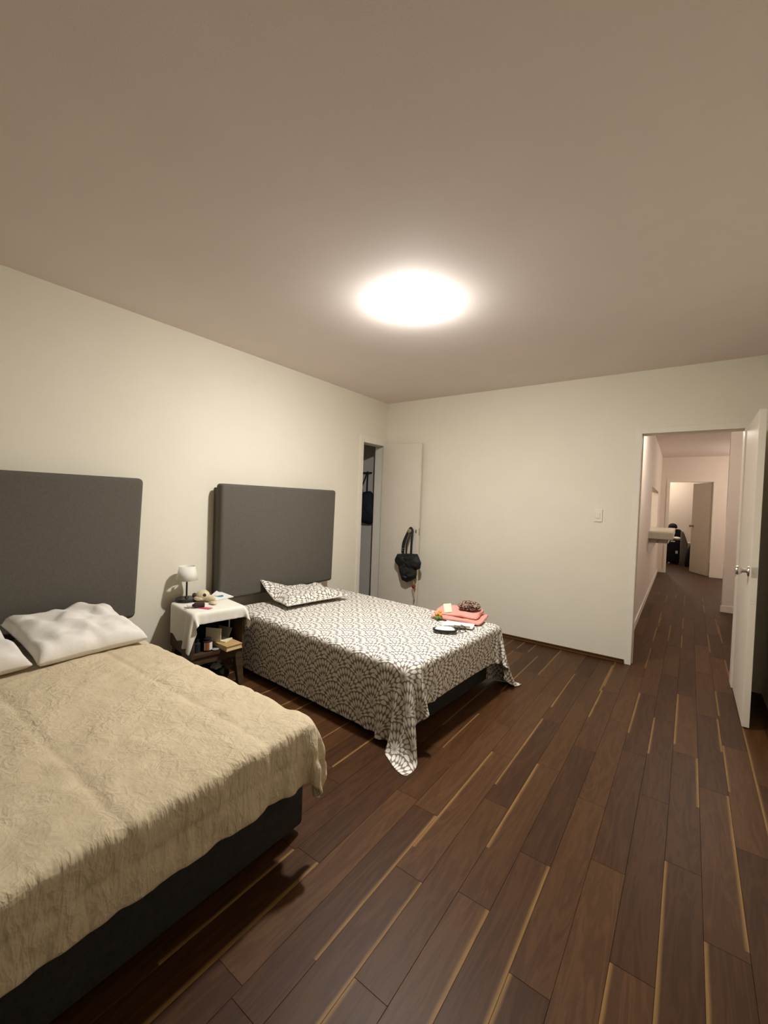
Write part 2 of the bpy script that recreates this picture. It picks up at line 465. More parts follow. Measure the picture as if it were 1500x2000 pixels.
# ---------------------------------------------------------------- cloth draping (position based dynamics on a grid)
def drape(u0, u1, v0, v1, h, xmax, ymin, ymax, ztop, steps=110, iters=10, bend=0.12, floor=0.006, seed=3, xmin=None, pin=0.03, rad=0.0):
    nu, nv = int(round((u1 - u0) / h)) + 1, int(round((v1 - v0) / h)) + 1
    U, V = np.meshgrid(np.linspace(u0, u1, nu), np.linspace(v0, v1, nv), indexing='ij')
    hu, hv = (u1 - u0) / (nu - 1), (v1 - v0) / (nv - 1)
    rng = np.random.default_rng(seed)
    P = np.stack([U, V, np.full_like(U, ztop + 0.002)], -1)
    P += rng.normal(0, 0.0012, P.shape)
    lo = -9 if xmin is None else xmin + pin
    fixed = (U < xmax - pin) & (U > lo) & (V > ymin + pin) & (V < ymax - pin)
    P[fixed, 2] = ztop + 0.002; P[fixed, 0] = U[fixed]; P[fixed, 1] = V[fixed]
    w = np.where(fixed, 0.0, 1.0)[..., None]
    prev = P.copy()
    def solve(sa, sb, rest, k):
        a, b, wa, wb = P[sa], P[sb], w[sa], w[sb]
        dlt = b - a; L = np.sqrt((dlt ** 2).sum(-1, keepdims=True)) + 1e-9
        s = k * (L - rest) / (L * (wa + wb + 1e-9)) * dlt
        a += s * wa; b -= s * wb
    def sl(n, p, st, k):
        c = len(range(p, n - k, st)); return slice(p, p + (c - 1) * st + 1, st), slice(p + k, p + k + (c - 1) * st + 1, st)
    al = slice(None)
    cons = []
    for p in (0, 1):
        a, b = sl(nu, p, 2, 1); cons.append(((a, al), (b, al), hu, 1.0))
        c, d2 = sl(nv, p, 2, 1); cons.append(((al, c), (al, d2), hv, 1.0))
        dg = math.hypot(hu, hv)
        cons.append(((a, slice(0, nv - 1)), (b, slice(1, nv)), dg, 0.35)); cons.append(((a, slice(1, nv)), (b, slice(0, nv - 1)), dg, 0.35))
    for p in range(4):
        a, b = sl(nu, p, 4, 2); cons.append(((a, al), (b, al), 2 * hu, bend))
        c, d2 = sl(nv, p, 4, 2); cons.append(((al, c), (al, d2), 2 * hv, bend))
    for st in range(steps):
        vel = (P - prev) * 0.955
        prev = P.copy()
        P += (vel + np.array([0, 0, -0.0011])) * w
        for it in range(iters):
            for c in cons: solve(*c)
            x, y, z = P[..., 0], P[..., 1], P[..., 2]
            dx, dy1, dy2, dz = xmax - x, y - ymin, ymax - y, ztop - z
            pen = [dx, dy1, dy2, dz]
            if xmin is not None: pen.append(x - xmin)
            st_ = np.stack(pen, -1)
            ins = (st_ > 0).all(-1) & ~fixed
            if ins.any():
                k = st_.argmin(-1)
                for idx, ax, val in ((0, 0, xmax), (1, 1, ymin), (2, 1, ymax), (3, 2, ztop), (4, 0, xmin)):
                    mk = ins & (k == idx)
                    if mk.any(): P[..., ax][mk] = val
            if floor is not None:
                low = P[..., 2] < floor
                P[..., 2][low] = floor
                for ax in (0, 1): P[..., ax][low] = 0.5 * P[..., ax][low] + 0.5 * prev[..., ax][low]
    for _ in range(2):                                       # light smoothing of the free part
        Q = P.copy()
        Q[1:-1, 1:-1] = 0.5 * P[1:-1, 1:-1] + 0.125 * (P[2:, 1:-1] + P[:-2, 1:-1] + P[1:-1, 2:] + P[1:-1, :-2])
        P = Q
    return P, U, V
def grid_mesh(name, P, U, V, m, parent, thick=0.0, sub=0, disp=None):
    nu, nv = U.shape
    idx = np.arange(nu * nv).reshape(nu, nv)
    F = np.stack([idx[:-1, :-1], idx[1:, :-1], idx[1:, 1:], idx[:-1, 1:]], -1).reshape(-1, 4)
    if disp is not None:
        e1 = np.gradient(P, axis=0); e2 = np.gradient(P, axis=1)
        nn = np.cross(e1, e2); nn /= np.linalg.norm(nn, axis=-1, keepdims=True) + 1e-9
        P = P + nn * disp[..., None]
    me = bpy.data.meshes.new(name)
    me.from_pydata(P.reshape(-1, 3).tolist(), [], F.tolist())
    uvl = me.uv_layers.new(name='UVMap')
    li = np.empty(len(me.loops), dtype=np.int32); me.loops.foreach_get('vertex_index', li)
    uv = np.stack([U.ravel()[li] + 3.0, V.ravel()[li] + 3.0], -1).astype(np.float32)
    uvl.data.foreach_set('uv', uv.ravel())
    me.polygons.foreach_set('use_smooth', [True] * len(me.polygons))
    o = link(name, me, m, parent)
    if thick:
        md = o.modifiers.new('thickness', 'SOLIDIFY'); md.thickness = thick; md.offset = -1
    if sub:
        md = o.modifiers.new('smooth', 'SUBSURF'); md.levels = sub; md.render_levels = sub
    return o

# ================================================================ THE ROOM
YF = -1.6         # wall behind the camera
XR = 3.50
floor_bm = new_bm()
box(floor_bm, -1.0, 5.2, YF - 0.1, 15.2, -0.06, -0.0085)
floor_o = struct(obj('floor', floor_bm, M['sub']), 'dark walnut laminate floor of narrow planks')

PW, PL = 0.1125, 0.912
ROW0 = 2.0945
known = {0: .668, 1: .359, 2: .903, 3: .408, 4: .708, 5: .268, 6: .843, 7: .478, 8: .10, 9: .728, 10: .356}
plank_cache = {}
def plank_mesh(L, w=PW):
    key = (round(L, 3), round(w, 4))
    if key in plank_cache: return plank_cache[key]
    bm = new_bm(); uvl = bm.loops.layers.uv.new('UVMap')
    g, c, zt = 0.0003, 0.0007, 0.0
    lo = [bm.verts.new(p) for p in ((g, g, -0.008), (w - g, g, -0.008), (w - g, L - g, -0.008), (g, L - g, -0.008))]
    md = [bm.verts.new((v.co.x, v.co.y, zt - c)) for v in lo]
    tp = [bm.verts.new(p) for p in ((g + c, g + c, zt), (w - g - c, g + c, zt), (w - g - c, L - g - c, zt), (g + c, L - g - c, zt))]
    for a, b in ((lo, md), (md, tp)):
        for i in range(4): bm.faces.new((a[i], a[(i + 1) % 4], b[(i + 1) % 4], b[i]))
    bm.faces.new(tp)
    for f in bm.faces:
        for l in f.loops: l[uvl].uv = (l.vert.co.x, l.vert.co.y)
    me = bpy.data.meshes.new('plank'); bm.to_mesh(me); bm.free(); me.materials.append(M['floor'])
    plank_cache[key] = me
    return me
prng = random.Random(11)
for r in range(-19, 14):
    x = ROW0 + r * PW
    x1 = min(x + PW, XR if x < XR else 9)
    off = known.get(r, prng.random() * PL)
    if r > 10: off = prng.random() * PL
    ymin_row = 0.95 if x < 1.55 else 0.0
    ymax_row = 4.20 if x < 2.4 else 8.3
    k = math.floor((ymin_row - off) / PL)
    y = off + k * PL
    while y < ymax_row:
        ya, yb = max(y, ymin_row), min(y + PL, ymax_row)
        in_room = yb < 4.3
        skip = (x >= XR and in_room) or (x < 1.5 and ya > 2.0 and yb < 3.0)
        if yb - ya > 0.04 and not skip:
            if x >= XR and ya < 4.3: ya = 4.31
            o = link('plank', plank_mesh(yb - ya), None, floor_o, (x, ya, 0))
            tone = prng.random()
            sap = prng.choice([0.0, 0.0, 0.35, 0.35, 0.8])
            o.color = (tone, sap, prng.random(), 1)
        y += PL
far_bm = new_bm(); uvf = far_bm.loops.layers.uv.new('UVMap')
for r in range(2, 25):                                    # planks too far off to tell apart, joined
    x = ROW0 + r * PW; off = prng.random() * PL; y = 8.3 - off
    while y < 15:
        ya, yb = max(y, 8.3), min(y + PL, 15.0)
        b0 = len(far_bm.verts)
        vs = [far_bm.verts.new(p) for p in ((x, ya, 0), (x + PW - .0008, ya, 0), (x + PW - .0008, yb - .0008, 0), (x, yb - .0008, 0))]
        f = far_bm.faces.new(vs)
        su = prng.random() * 9
        for l in f.loops: l[uvf].uv = (l.vert.co.x - x + 0.0, l.vert.co.y + su)
        y += PL
fo = obj('far_planks', far_bm, M['floor'], floor_o); fo['kind'] = 'stuff'; fo.color = (0.5, 0.0, 0.3, 1)

struct(obj('ceiling', boxbm(-1.0, 5.2, YF - 0.1, 15.2, H, H + 0.06), M['ceiling']))
WT = 0.12
# left wall with the closet doorway
CY0, CY1, CZ = 3.715, 4.125, 1.985
bm = new_bm()
box(bm, -WT, 0, YF, CY0, 0, H); box(bm, -WT, 0, CY1, D + WT, 0, H); box(bm, -WT, 0, CY0, CY1, CZ, H)
struct(obj('wall_left', bm, M['wall']))
# back wall with the hall doorway
HX0, HX1, HZ = 2.655, 3.325, 1.972
bm = new_bm()
box(bm, 0, HX0 - 0.0, D, D + WT, 0, H); box(bm, HX1, XR + 0.1, D, D + WT, 0, H); box(bm, HX0, HX1, D, D + WT, HZ, H)
struct(obj('wall_back', bm, M['wall']))
struct(obj('wall_right', boxbm(XR, XR + 0.1, YF, D, 0, H), M['wall']))
struct(obj('wall_front', boxbm(-WT, XR + 0.1, YF - 0.1, YF, 0, H), M['wall']))
# dark skirting on the back wall: board and quarter-round
sk = struct(obj('baseboard_back', boxbm(0.0, 2.606, D - 0.010, D, 0, 0.034, bev=0.002), M['floor']))
sk.color = (0.75, 0, 0.4, 1)
qr = obj('shoe_moulding', boxbm(0.0, 2.606, D - 0.022, D - 0.010, 0, 0.016, bev=0.004), M['floor'], sk); qr.color = (0.95, 0, 0.2, 1)
sk2 = struct(obj('baseboard_left', boxbm(0.0, 0.012, 3.2, 3.66, 0, 0.034, bev=0.002), M['floor'])); sk2.color = (0.75, 0, 0.4, 1)

# hall door frame
fr = struct(obj('trim_1', boxbm(2.612, HX0 + 0.004, D - 0.014, D + WT + 0.014, 0, HZ + 0.044, bev=0.003), M['trim']), 'white frame of the hall doorway')
obj('head_jamb', boxbm(HX0, HX1, D - 0.014, D + WT + 0.014, HZ - 0.004, HZ + 0.044, bev=0.003), M['trim'], fr)
obj('side_jamb', boxbm(HX1 - 0.004, HX1 + 0.043, D - 0.014, D + WT + 0.014, 0, HZ + 0.044, bev=0.003), M['trim'], fr)
obj('door_stop', boxbm(HX0, HX0 + 0.011, D + 0.04, D + 0.075, 0, HZ, bev=0.002), M['trim'], fr)
obj('door_stop', boxbm(HX0, HX1, D + 0.04, D + 0.075, HZ - 0.011, HZ, bev=0.002), M['trim'], fr)
# closet door frame
fr = struct(obj('trim_2', boxbm(-WT - 0.01, 0.014, CY0 - 0.055, CY0 + 0.004, 0, CZ + 0.072, bev=0.003), M['trim']), 'white frame of the closet doorway')
obj('head_jamb', boxbm(-WT - 0.01, 0.014, CY0, CY1, CZ - 0.004, CZ + 0.072, bev=0.003), M['trim'], fr)
obj('side_jamb', boxbm(-WT - 0.01, 0.008, CY1 - 0.005, CY1 + 0.04, 0, CZ + 0.072, bev=0.003), M['trim'], fr)

def knob(parent, c, axis, m, k=1.0):
    prof = [(0.030, 0), (0.030, 0.004), (0.026, 0.009), (0.012, 0.011), (0.011, 0.030), (0.017, 0.035), (0.026, 0.044), (0.0275, 0.054), (0.024, 0.062), (0.012, 0.067)]
    return obj('knob', lathe(new_bm(), [(r * k, z * k) for r, z in prof], 24, c, axis), m, parent, smooth=True)

# closet door leaf, opened flat along the back wall
d1 = struct(obj('door_1', boxbm(0.012, 0.546, 4.085, 4.120, 0.008, 1.990, bev=0.002), M['door']), 'white closet door standing open against the back wall')
knob(d1, (0.462, 4.085, 0.997), 'Y', M['brass'])
obj('latch_plate', boxbm(0.5455, 0.5475, 4.092, 4.113, 0.95, 1.03), M['brass'], d1)
obj('latch_plate', boxbm(0.508, 0.522, 4.0835, 4.0855, 0.975, 1.015), M['brass'], d1)
obj('hinge', lathe(new_bm(), [(0.006, 0), (0.006, 0.08)], 10, (0.010, 4.100, 1.6)), M['trim'], d1)
obj('hinge', lathe(new_bm(), [(0.006, 0), (0.006, 0.08)], 10, (0.010, 4.100, 0.3)), M['trim'], d1)

# hall door leaf, opened into the room on the right
d2 = struct(obj('door_2', boxbm(3.330, 3.366, 3.425, 4.140, 0.008, 1.965, bev=0.002), M['door']), 'white hall door standing open on the right')
knob(d2, (3.330, 3.50, 0.965), 'X', M['chrome'], 1.05)
obj('knob_key', boxbm(3.262, 3.268, 3.495, 3.505, 0.925, 0.955), M['chrome'], d2)
obj('latch_plate', boxbm(3.334, 3.362, 3.4238, 3.4255, 0.935, 1.0), M['chrome'], d2)
obj('latch_bolt', boxbm(3.341, 3.355, 3.418, 3.425, 0.957, 0.977, bev=0.002), M['chrome'], d2)
obj('repair_mark', boxbm(3.334, 3.362, 3.4246, 3.4254, 0.790, 0.796), M['closet'], d2)
obj('repair_mark', boxbm(3.334, 3.362, 3.4246, 3.4254, 0.770, 0.776), M['closet'], d2)

# light switch
sw = thing('light_switch', 'small cream light switch plate on the back wall left of the hall doorway', 'switch', (2.352, D, 1.264))
obj('plate', boxbm(-0.034, 0.034, -0.009, 0, -0.055, 0.055, bev=0.003), M['switch'], sw)
obj('rocker', boxbm(-0.016, 0.016, -0.014, -0.008, -0.024, 0.024, bev=0.002), M['switch'], sw)

# ceiling lamp
cl = thing('ceiling_lamp', 'round flush ceiling lamp shining white on the ceiling', 'ceiling lamp', (1.632, 2.13, H))
obj('lamp_ring', lathe(new_bm(), [(0.050, 0), (0.050, -0.024), (0.047, -0.027), (0.040, -0.027)], 40), M['lamp_ring'], cl, smooth=True)
obj('lens', lathe(new_bm(), [(0.057, -0.0271), (0.0610, -0.030), (0.0605, -0.034), (0.057, -0.038), (0.046, -0.042), (0.028, -0.045), (0.012, -0.046), (0.002, -0.0462)], 40), M['lens'], cl, smooth=True)

# closet interior
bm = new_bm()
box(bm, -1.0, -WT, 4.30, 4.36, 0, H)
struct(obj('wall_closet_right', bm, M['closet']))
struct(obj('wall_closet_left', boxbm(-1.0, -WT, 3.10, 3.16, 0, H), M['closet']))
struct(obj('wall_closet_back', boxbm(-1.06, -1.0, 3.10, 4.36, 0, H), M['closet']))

# ---------------------------------------------------------------- hallway
def tilt(bm):
    bmesh.ops.rotate(bm, verts=bm.verts, cent=(2.575, 4.31, 0), matrix=Matrix.Rotation(0.0144, 3, 'Z'))
    return bm
PY0, PY1, PZ0, PZ1 = 7.6, 9.75, 0.915, 1.70
hw = new_bm()
XH = 2.575
box(hw, XH - 0.1, XH, D + WT, PY0, 0, H); box(hw, XH - 0.1, XH, PY1, 11.05, 0, H)
box(hw, XH - 0.1, XH, PY0, PY1, 0, PZ0); box(hw, XH - 0.1, XH, PY0, PY1, PZ1, H)
struct(obj('wall_hall_left', tilt(hw), M['hall']))
struct(obj('baseboard_hall_left', tilt(boxbm(XH, XH + 0.013, D + WT + 0.01, 10.9, 0, 0.085, bev=0.004)), M['trim']))
ct = thing('bar_counter', 'pale bar counter slab jutting from the hatch in the left hall wall', 'counter', (0, 0, 0))
obj('slab', tilt(boxbm(2.30, XH + 0.30, 7.30, 9.72, 0.917, 1.018, bev=0.012)), M['stone'], ct)
bm = new_bm()
pr = [(XH + 0.001, 0.916), (XH + 0.12, 0.916), (XH + 0.001, 0.70)]
for yy in (7.40, 7.50): [bm.verts.new((x, yy, z)) for x, z in pr]
bm.verts.ensure_lookup_table(); v = bm.verts
for f in ((0, 1, 2), (5, 4, 3), (0, 3, 4, 1), (1, 4, 5, 2), (2, 5, 3, 0)): bm.faces.new([v[i] for i in f])
obj('bracket', tilt(bm), M['hall'], ct)
obj('apron', tilt(boxbm(XH + 0.001, XH + 0.24, 7.52, 9.70, 0.85, 0.916)), M['hall'], ct)
# far wall with doorway
FX0, FX1, FZ, FY = 2.625, 3.385, 1.975, 11.05
bm = new_bm()
box(bm, 0.4, FX0, FY, FY + WT, 0, H); box(bm, FX1, 5.2, FY, FY + WT, 0, H); box(bm, FX0, FX1, FY, FY + WT, FZ, H)
struct(obj('wall_hall_far', bm, M['hall']))
fr = struct(obj('trim_3', boxbm(FX0 - 0.045, FX0 + 0.004, FY - 0.014, FY + WT, 0, FZ + 0.045), M['trim']), 'frame of the far doorway')
obj('head_jamb', boxbm(FX0, FX1, FY - 0.014, FY + WT - 0.002, FZ - 0.004, FZ + 0.045), M['trim'], fr)
obj('side_jamb', boxbm(FX1 - 0.004, FX1 + 0.045, FY - 0.014, FY + WT, 0, FZ + 0.045), M['trim'], fr)
struct(obj('baseboard_hall_far', boxbm(FX1 + 0.046, 5.0, FY - 0.013, FY, 0, 0.085), M['trim']))
struct(obj('baseboard_hall_corner', boxbm(2.49, FX0 - 0.046, FY - 0.02, FY, 0, 0.085), M['trim']))
d3 = struct(obj('door_3', boxbm(-0.66, 0, -0.035, 0, 0.01, 1.965, bev=0.002), M['door'], None, loc=(3.375, FY + 0.09, 0), rot=(0, 0, -math.radians(63))), 'white door ajar at the far end of the hallway')
knob(d3, (-0.60, -0.035, 1.03), 'Y', M['brass'], 1.1)
# partition end on the right of the hall
struct(obj('wall_hall_pier', boxbm(3.41, 5.2, 7.28, 7.42, 0, H), M['hall']))
struct(obj('baseboard_pier', boxbm(3.395, 5.2, 7.265, 7.28, 0, 0.09, bev=0.004), M['trim']))
# enclosing walls out of sight
struct(obj('wall_hall_right', boxbm(5.1, 5.2, D + WT, 15, 0, H), M['hall']))
struct(obj('wall_kitchen', boxbm(0.3, 0.4, D + WT, FY, 0, H), M['hall']))
struct(obj('wall_kitchen_back', boxbm(-0.1, 2.47, D + WT + 0.07, D + WT + 0.1, 0, H), M['hall']))
struct(obj('wall_far_room', boxbm(0.4, 5.2, 14.2, 14.3, 0, H), M['hall']))
struct(obj('wall_far_room_left', boxbm(1.4, 1.5, FY + WT, 14.2, 0, H), M['hall']))

# things in the far room
YB = 13.0
sc_ = thing('suitcase', 'black upright suitcase with a white tag in the far room', 'suitcase', (2.70, YB + 0.05, 0))
obj('shell', boxbm(-0.15, 0.13, -0.1, 0.12, 0.05, 0.56, bev=0.03, seg=3), M['navy'], sc_, smooth=True)
obj('handle', tube(new_bm(), [(-0.07, 0, 0.55), (-0.07, 0, 0.60), (0.05, 0, 0.60), (0.05, 0, 0.55)], 0.012), M['black'], sc_, smooth=True)
obj('tag', boxbm(0.05, 0.10, -0.106, -0.101, 0.28, 0.35), M['white_plastic'], sc_)
for sx in (-0.12, 0.1): obj('wheel', lathe(new_bm(), [(0.028, -0.012), (0.03, 0), (0.028, 0.012)], 14, (sx, 0, 0.03), 'X'), M['black'], sc_)
pinkc = thing('pink_garment', 'crumpled pale pink garment lying on the black suitcase', 'garment', (2.76, YB + 0.05, 0.655))
bm = new_bm(); vs = ellipsoid(bm, (0, 0, 0), (0.13, 0.10, 0.045), 3)
for q in vs: q.co += q.normal * 0.02 * noise.noise(q.co * 14)
obj('fabric', bm, M['linen'], pinkc, smooth=True)
hat = thing('dark_hat', 'dark cap resting on the pile in the far room', 'hat', (2.66, YB + 0.30, 0.93))
bm = new_bm(); lathe(bm, [(0.09, -0.03), (0.10, 0.0), (0.09, 0.05), (0.06, 0.085), (0.02, 0.10)], 20); obj('crown', bm, M['black_fabric'], hat, smooth=True)
bm = new_bm(); ellipsoid(bm, (-0.07, -0.07, -0.02), (0.08, 0.07, 0.012), 2); obj('brim', bm, M['black_fabric'], hat, smooth=True)
jk = thing('dark_jacket', 'dark jacket heaped behind the suitcase in the far room', 'jacket', (2.75, YB + 0.34, 0))
bm = new_bm()
puffy(bm, [(-0.12, 0.0), (0.08, 0.0), (0.12, 0.6), (0.10, 0.84), (-0.02, 0.88), (-0.14, 0.80), (-0.02, 0.66)], 0.06, lambda a, b, h: (a, -h, b), back=0.6)
obj('fabric', bm, M['black_fabric'], jk, smooth=True)
gg = thing('garment_bag', 'grey folded board leaning upright between black bags in the far room', 'garment bag', (2.915, YB - 0.06, 0))
bm = new_bm()
puffy(bm, [(-0.075, 0.0), (0.075, 0.02), (0.085, 0.52), (0.04, 0.68), (-0.02, 0.84), (-0.075, 0.85)], 0.05, lambda a, b, h: (a, -h, b), back=0.8, smooth=False)
obj('panel', bm, M['grey_cloth'], gg, smooth=True)
bp = thing('backpack', 'black backpack standing beside the far door', 'backpack', (3.06, YB - 0.3, 0))
bm = new_bm()
puffy(bm, [(-0.10, 0.0), (0.14, 0.0), (0.16, 0.4), (0.08, 0.60), (0.0, 0.58), (-0.08, 0.35)], 0.09, lambda a, b, h: (a, -h, b), back=0.6)
obj('body', bm, M['navy'], bp, smooth=True)
obj('strap', tube(new_bm(), [(0.0, -0.02, 0.55), (0.02, -0.06, 0.66), (0.07, -0.05, 0.70), (0.10, 0, 0.56)], 0.016), M['black_fabric'], bp, smooth=True)
box_ = thing('white_parcel', 'white parcel behind the backpack in the far room', 'parcel', (3.03, YB + 0.3, 0))
obj('carton', boxbm(-0.06, 0.10, -0.08, 0.1, 0, 0.56, bev=0.01), M['linen'], box_)

# ================================================================ HEADBOARDS
def headboard(label, y0, y1, z0, z1, back_first, taper):
    t = thing('headboard', label, 'headboard', (0, (y0 + y1) / 2, 0), 0, None)
    hw_ = (y1 - y0) / 2
    bm = new_bm()
    n1, n2 = 26, 20
    def shell(x0, xf, ya, yb, za, zb, rad):
        # padded slab: rounded front edges, slightly bulging sides
        g = boxbm(x0, xf, ya, yb, za, zb, bev=rad, seg=5)
        for q in g.verts:
            tz = (q.co.z - za) / (zb - za)
            if q.co.y > 0: q.co.y -= taper * (1 - tz) ** 2 * (1 if q.co.y > 0 else 0)
        return g
    if back_first:
        obj('backing', boxbm(0.001, 0.062, -hw_ - 0.004, hw_ - 0.02, z0 + 0.02, z1 - 0.030, bev=0.006), M['charcoal'], t, smooth=True)
        obj('pad', shell(0.062, 0.150, -hw_ - 0.028, hw_, z0, z1, 0.024), M['charcoal'], t, smooth=True)
    else:
        obj('backing', boxbm(0.001, 0.040, -hw_ + 0.02, hw_ - 0.05, z0 + 0.03, z1 - 0.03, bev=0.006), M['charcoal'], t, smooth=True)
        obj('pad', shell(0.040, 0.115, -hw_, hw_, z0, z1, 0.030), M['charcoal'], t, smooth=True)
    return t
headboard('wide charcoal padded headboard behind the cream bed at left', -0.36, 1.325, 0.50, 1.412, False, 0.035)
headboard('charcoal padded headboard behind the leaf-patterned bed', 1.898, 3.140, 0.515, 1.412, True, 0.02)

# ================================================================ LARGE CREAM BED (left)
b1 = thing('double_bed', 'dark upholstered double bed base under the cream duvet', 'bed', (0, 0.44, 0))
obj('base', boxbm(0.13, 1.825, -0.66, 0.735, 0.03, 0.24, bev=0.015), M['base'], b1, smooth=True)
obj('mattress', boxbm(0.13, 1.86, -0.68, 0.705, 0.24, 0.485, bev=0.05, seg=4), M['mattress'], b1, smooth=True)
for sx in (0.25, 1.68):
    for sy in (-0.58, 0.64): obj('foot', lathe(new_bm(), [(0.03, 0), (0.03, 0.031)], 16, (sx, sy, 0)), M['black'], b1)

P, U, V = drape(0.42, 2.12, -0.62, 1.285, 0.0145, 1.925, -0.27, 1.150, 0.492, steps=120, iters=9, bend=0.5, floor=0.006, seed=5)
def seamline(x, c, w): return np.exp(-((x - c) / w) ** 2)
seams_u = [0.62, 1.08, 1.54, 2.02]
seams_v = [-0.45, 0.02, 0.47, 0.92, 1.25]
sm = sum(seamline(U, c, 0.010) for c in seams_u) + sum(seamline(V, c, 0.010) for c in seams_v)
nu, nv = U.shape
wr = np.zeros_like(U)
for i in range(nu):
    for j in range(nv):
        u, v = U[i, j], V[i, j]
        dd = max(0.0, (u - 1.88) / 0.2)                         # amount hanging over the foot
        w1 = noise.noise((u * 9, v * 9, 1.0)) * 0.007
        wx = noise.noise((u * 7 + 1.3 * noise.noise((u * 4, v * 4, 4)), v * 24, 2.0)) + 0.6 * noise.noise((u * 15, v * 42, 5.0))
        w2 = (1 - abs(noise.noise((u * 13 + v * 5, v * 11 - u * 4, 3.0))) * 2.2) * 0.0035
        wr[i, j] = w1 + w2 + wx * (0.0018 + 0.010 * min(1, dd))
disp = wr - 0.0065 * np.minimum(sm, 1)
grid = grid_mesh('duvet', P, U, V, M['duvet'], None, thick=0.014, sub=1, disp=disp)
tag(grid, 'crumpled cream quilted duvet spread over the large bed at left', 'duvet')

p = pillow_bm(0.49, 0.50, 0.12, seed=2.0, wr=0.014, fold=0.016, full=0.36)
o = obj('pillow', p, M['linen'], None, smooth='all', loc=(0.395, 0.862, 0.524), rot=(0, math.radians(10), math.radians(3)))
tag(o, 'white cotton pillow lying right of the other on the cream bed', 'pillow', 'white pillows on the cream bed')
p = pillow_bm(0.55, 0.50, 0.115, seed=9.0, wr=0.014, fold=0.014, full=0.36)
o = obj('pillow', p, M['linen'], None, smooth='all', loc=(0.40, 0.330, 0.524), rot=(0, math.radians(10), math.radians(3)))
tag(o, 'white cotton pillow cut off by the left edge of the photo', 'pillow', 'white pillows on the cream bed')

# ================================================================ SINGLE BED WITH LEAF-PATTERN SPREAD
RZ = math.radians(-3.5)
BED2 = (0.06, 2.555, 0.0)
b2 = thing('single_bed', 'dark upholstered single bed base under the leaf-patterned bedspread', 'bed', BED2, RZ)
obj('base', boxbm(0.13, 1.76, -0.54, 0.54, 0.03, 0.22, bev=0.015), M['base'], b2, smooth=True)
obj('mattress', boxbm(0.12, 1.835, -0.562, 0.562, 0.22, 0.445, bev=0.04, seg=4), M['mattress'], b2, smooth=True)
for sx in (0.25, 1.66):
    for sy in (-0.45, 0.45): obj('foot', lathe(new_bm(), [(0.03, 0), (0.03, 0.031)], 16, (sx, sy, 0)), M['black'], b2)
P, U, V = drape(0.15, 2.082, -0.962, 0.955, 0.018, 1.855, -0.575, 0.575, 0.452, steps=130, iters=10, bend=0.10, seed=8)
wr = np.array([[0.004 * noise.noise((a * 5, b * 5, 7)) for a, b in zip(ra, rb)] for ra, rb in zip(U, V)])
sp = grid_mesh('bedspread', P, U, V, M['dahlia'], None, thick=0.004, sub=1, disp=wr)
sp.location = BED2; sp.rotation_euler = (0, 0, RZ)
tag(sp, 'white and taupe leaf-patterned bedspread hanging over the single bed', 'bedspread')

def bend2(p, a, b):
    lift = max(0, -a) ** 2 * 0.075 * (0.5 + 0.5 * max(-b, 0)) + max(0, -a - b - 1.0) * 0.06
    return p + Vector((0, 0, lift))
p = pillow_bm(0.62, 0.42, 0.10, seed=4.0, wr=0.016, flange=0.02, bend=bend2)
o = obj('pillow', p, M['dahlia'], None, smooth='all', loc=(0.40, 2.52, 0.458), rot=(0, math.radians(0), math.radians(-9)))
tag(o, 'leaf-patterned pillow matching the bedspread below the right headboard', 'pillow')

# ================================================================ NIGHTSTAND
NZ = 0.548
ns = thing('nightstand', 'dark wooden nightstand with open shelf and splayed legs between the beds', 'nightstand', (0.293, 1.69, 0), math.radians(-9))
obj('top_board', boxbm(-0.193, 0.193, -0.175, 0.175, NZ - 0.02, NZ, bev=0.005), M['dark_wood'], ns)
obj('side_panel', boxbm(-0.195, 0.195, -0.180, -0.162, 0.25, NZ - 0.02), M['dark_wood'], ns)
obj('side_panel', boxbm(-0.195, 0.195, 0.162, 0.180, 0.25, NZ - 0.02), M['dark_wood'], ns)
obj('back_panel', boxbm(-0.195, -0.180, -0.162, 0.162, 0.25, NZ - 0.02), M['dark_wood'], ns)
obj('shelf', boxbm(-0.180, 0.195, -0.162, 0.162, 0.255, 0.275), M['dark_wood'], ns)
obj('apron', boxbm(0.165, 0.185, -0.16, 0.16, 0.205, 0.255), M['dark_wood'], ns)
for sx in (-1, 1):
    for sy in (-1, 1):
        bm = new_bm()
        a = Vector((sx * 0.155, sy * 0.142, 0.254)); b = Vector((sx * 0.185, sy * 0.162, 0.0))
        q = []
        for c, r in ((b, 0.018), (a, 0.028)):
            q.append([bm.verts.new((c.x + dx * r, c.y + dy * r, c.z)) for dx, dy in ((-1, -1), (1, -1), (1, 1), (-1, 1))])
        for i in range(4): bm.faces.new((q[0][i], q[0][(i + 1) % 4], q[1][(i + 1) % 4], q[1][i]))
        bm.faces.new(q[0][::-1]); bm.faces.new(q[1])
        obj('leg', bm, M['dark_wood'], ns)
# cloth over the nightstand (local frame of the stand)
P, U, V = drape(-0.185, 0.275, -0.395, 0.297, 0.0125, 0.206, -0.188, 0.188, NZ + 0.004, steps=100, iters=10, bend=0.25, floor=None, seed=2, pin=0.012)
# scalloped lower hem on the left side
lowm = np.clip((-V - 0.30) / 0.085, 0, 1)
P[..., 2] += lowm * (0.012 * np.sin(U * 34) + 0.03 * (0.2 - U) - 0.004)
tc = grid_mesh('table_cloth', P, U, V, M['cloth'], None, thick=0.002, sub=1)
tc.location = (0.293, 1.69, 0.0005); tc.rotation_euler = (0, 0, math.radians(-9))
tag(tc, 'white cloth with wavy hem draped over the nightstand', 'cloth')

